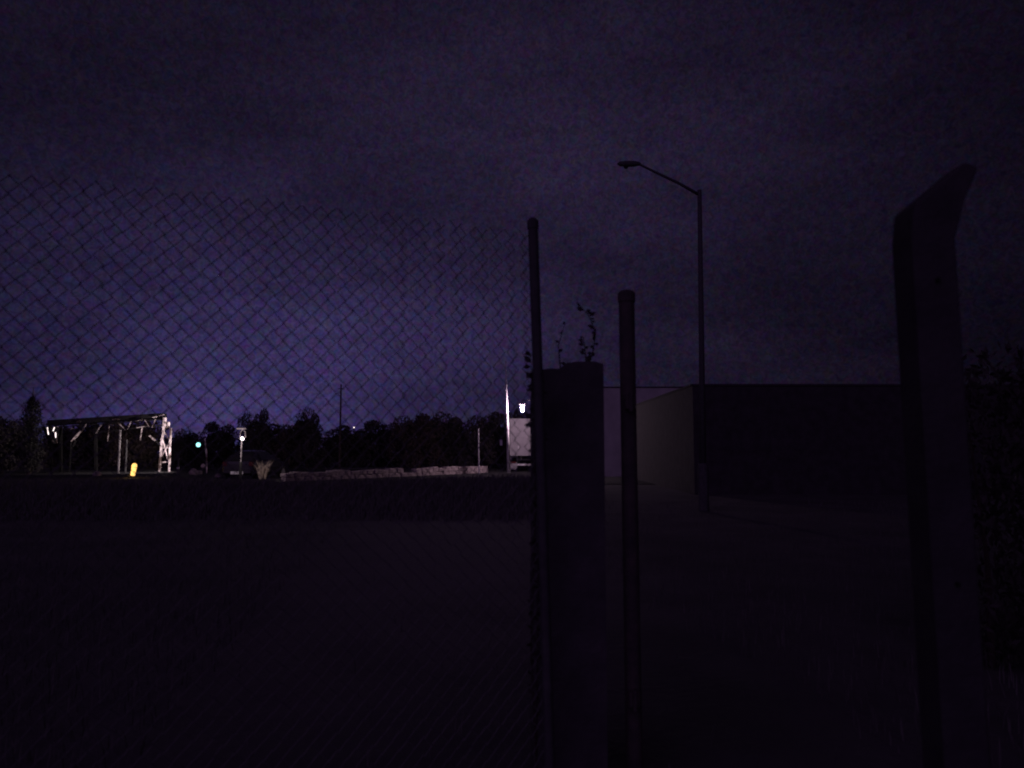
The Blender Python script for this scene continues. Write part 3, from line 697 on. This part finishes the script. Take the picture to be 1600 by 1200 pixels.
# pale grass clump
q = at(410, 748, 38.2); t = thing('grass_clump', 'pale straw-coloured clump of tall grass beside the dark car', 'grass clump', (q.x, 38.2, -0.03))
random.seed(5)
b = MB()
for _ in range(95):
    a = random.uniform(0, 6.28); r0 = random.uniform(0, .16); h = random.uniform(.35, 1.05); l = random.uniform(.05, .6) * h
    x, y = r0 * math.cos(a), r0 * math.sin(a); dx, dy = math.cos(a), math.sin(a); w_ = .02
    b.add([(x - w_, y, 0), (x + w_, y, 0), (x + dx * l * .4 + w_, y + dy * l * .4, h * .65), (x + dx * l * .4 - w_, y + dy * l * .4, h * .65), (x + dx * l, y + dy * l, h)], [(0, 1, 2, 3), (3, 2, 4)])
b.build('blades', M_straw, t)

# small pale things in the yard
q = at(279, 730, 46); t = thing('marker_post', 'stubby pale marker post right of the gantry legs', 'post', (q.x, 46, -0.03))
MB().tube([(0, 0, 0), (-.02, 0, .35), (.0, 0, at(279, 716, 46).z + .03)], [.085, .075, .06], 10).build('shaft', M_conc, t)
MB().lathe([(.088, .35), (.088, .45)], (-.02, 0, 0), 10).build('band', M_white, t)
q = at(317, 728, 44); t = thing('round_marker', 'small round white marker disc on a stake below the cool floodlight', 'marker', (q.x, 44, -0.03))
MB().tube([(0, .04, 0), (0, .04, q.z)], .03, 8).build('stake', M_dsteel, t)
MB().lathe([(.10, .0), (.13, .01), (.13, .03), (.10, .04)], (0, 0, q.z + .03), 16, 'Y').build('disc', M_steel, t)
rk = []
for s in range(3):
    rnd = random.Random(90 + s); b = MB(); 
    prof = [(.25, 0), (.48, .12), (.5, .4), (.38, .7), (.15, .88)]
    b.lathe(prof, n=9); b.v = [(x * rnd.uniform(.8, 1.15), y * rnd.uniform(.8, 1.15), z * rnd.uniform(.85, 1.1)) for x, y, z in b.v]; rk.append(b.mesh('boulder'))
for i, (x, y, Y, s, lab) in enumerate(((152, 741, 43, .45, 'low pale boulder in the dark left of the amber bollard'), (303, 731, 45, .55, 'grey boulder left of the small round marker'),
                           (312, 729, 46, .4, 'smaller grey boulder directly behind the round marker'), (341, 741, 41, .35, 'small boulder left of the dark parked car'))):
    q = at(x, y, Y); me = rk[i % 3]; me.materials.clear(); me.materials.append(M_stone)
    o = bpy.data.objects.new('boulder', me); col.objects.link(o); o.location = (q.x, Y, -0.04); o.scale = (s, s, s * .8); o.rotation_euler = (0, 0, i * 1.3)
    tag(o, lab, 'boulder', 'boulders in the left yard')

random.seed(31)
tgb = MB()  # added grass screen, hides the lit yard ground behind it
for _ in range(38000):
    y = 31.5 - 15 * random.random() ** 1.9; u = random.uniform(-0.78, 0.10); x = u * y
    top = 0.38 if u < -0.31 else (0.24 + 0.36 * (u + 0.31) / 0.33)           # taller towards the truck, to cover the lit ground there
    top = min(top, 0.62) * (1 if y > 28 else max(.25, 1 - (28 - y) * .065)); h = top * random.uniform(0.6, 1.05); a = random.uniform(0, 6.283); l = random.uniform(0, .5) * h
    dx, dy = math.cos(a), math.sin(a); px, py = -dy * .012, dx * .012
    mx_, my_, tx, ty = x + dx * l * .35, y + dy * l * .35, x + dx * l, y + dy * l
    tgb.add([(x - px, y - py, -.04), (x + px, y + py, -.04), (mx_ + px * .7, my_ + py * .7, h * .6), (mx_ - px * .7, my_ - py * .7, h * .6), (tx, ty, h)], [(0, 1, 2, 3), (3, 2, 4)])
tg = tgb.build('screen_grass', M_grass)
tg['kind'] = 'stuff'; tg['label'] = 'band of knee-high dark grass added to hide the lit yard ground'; tg['category'] = 'grass'
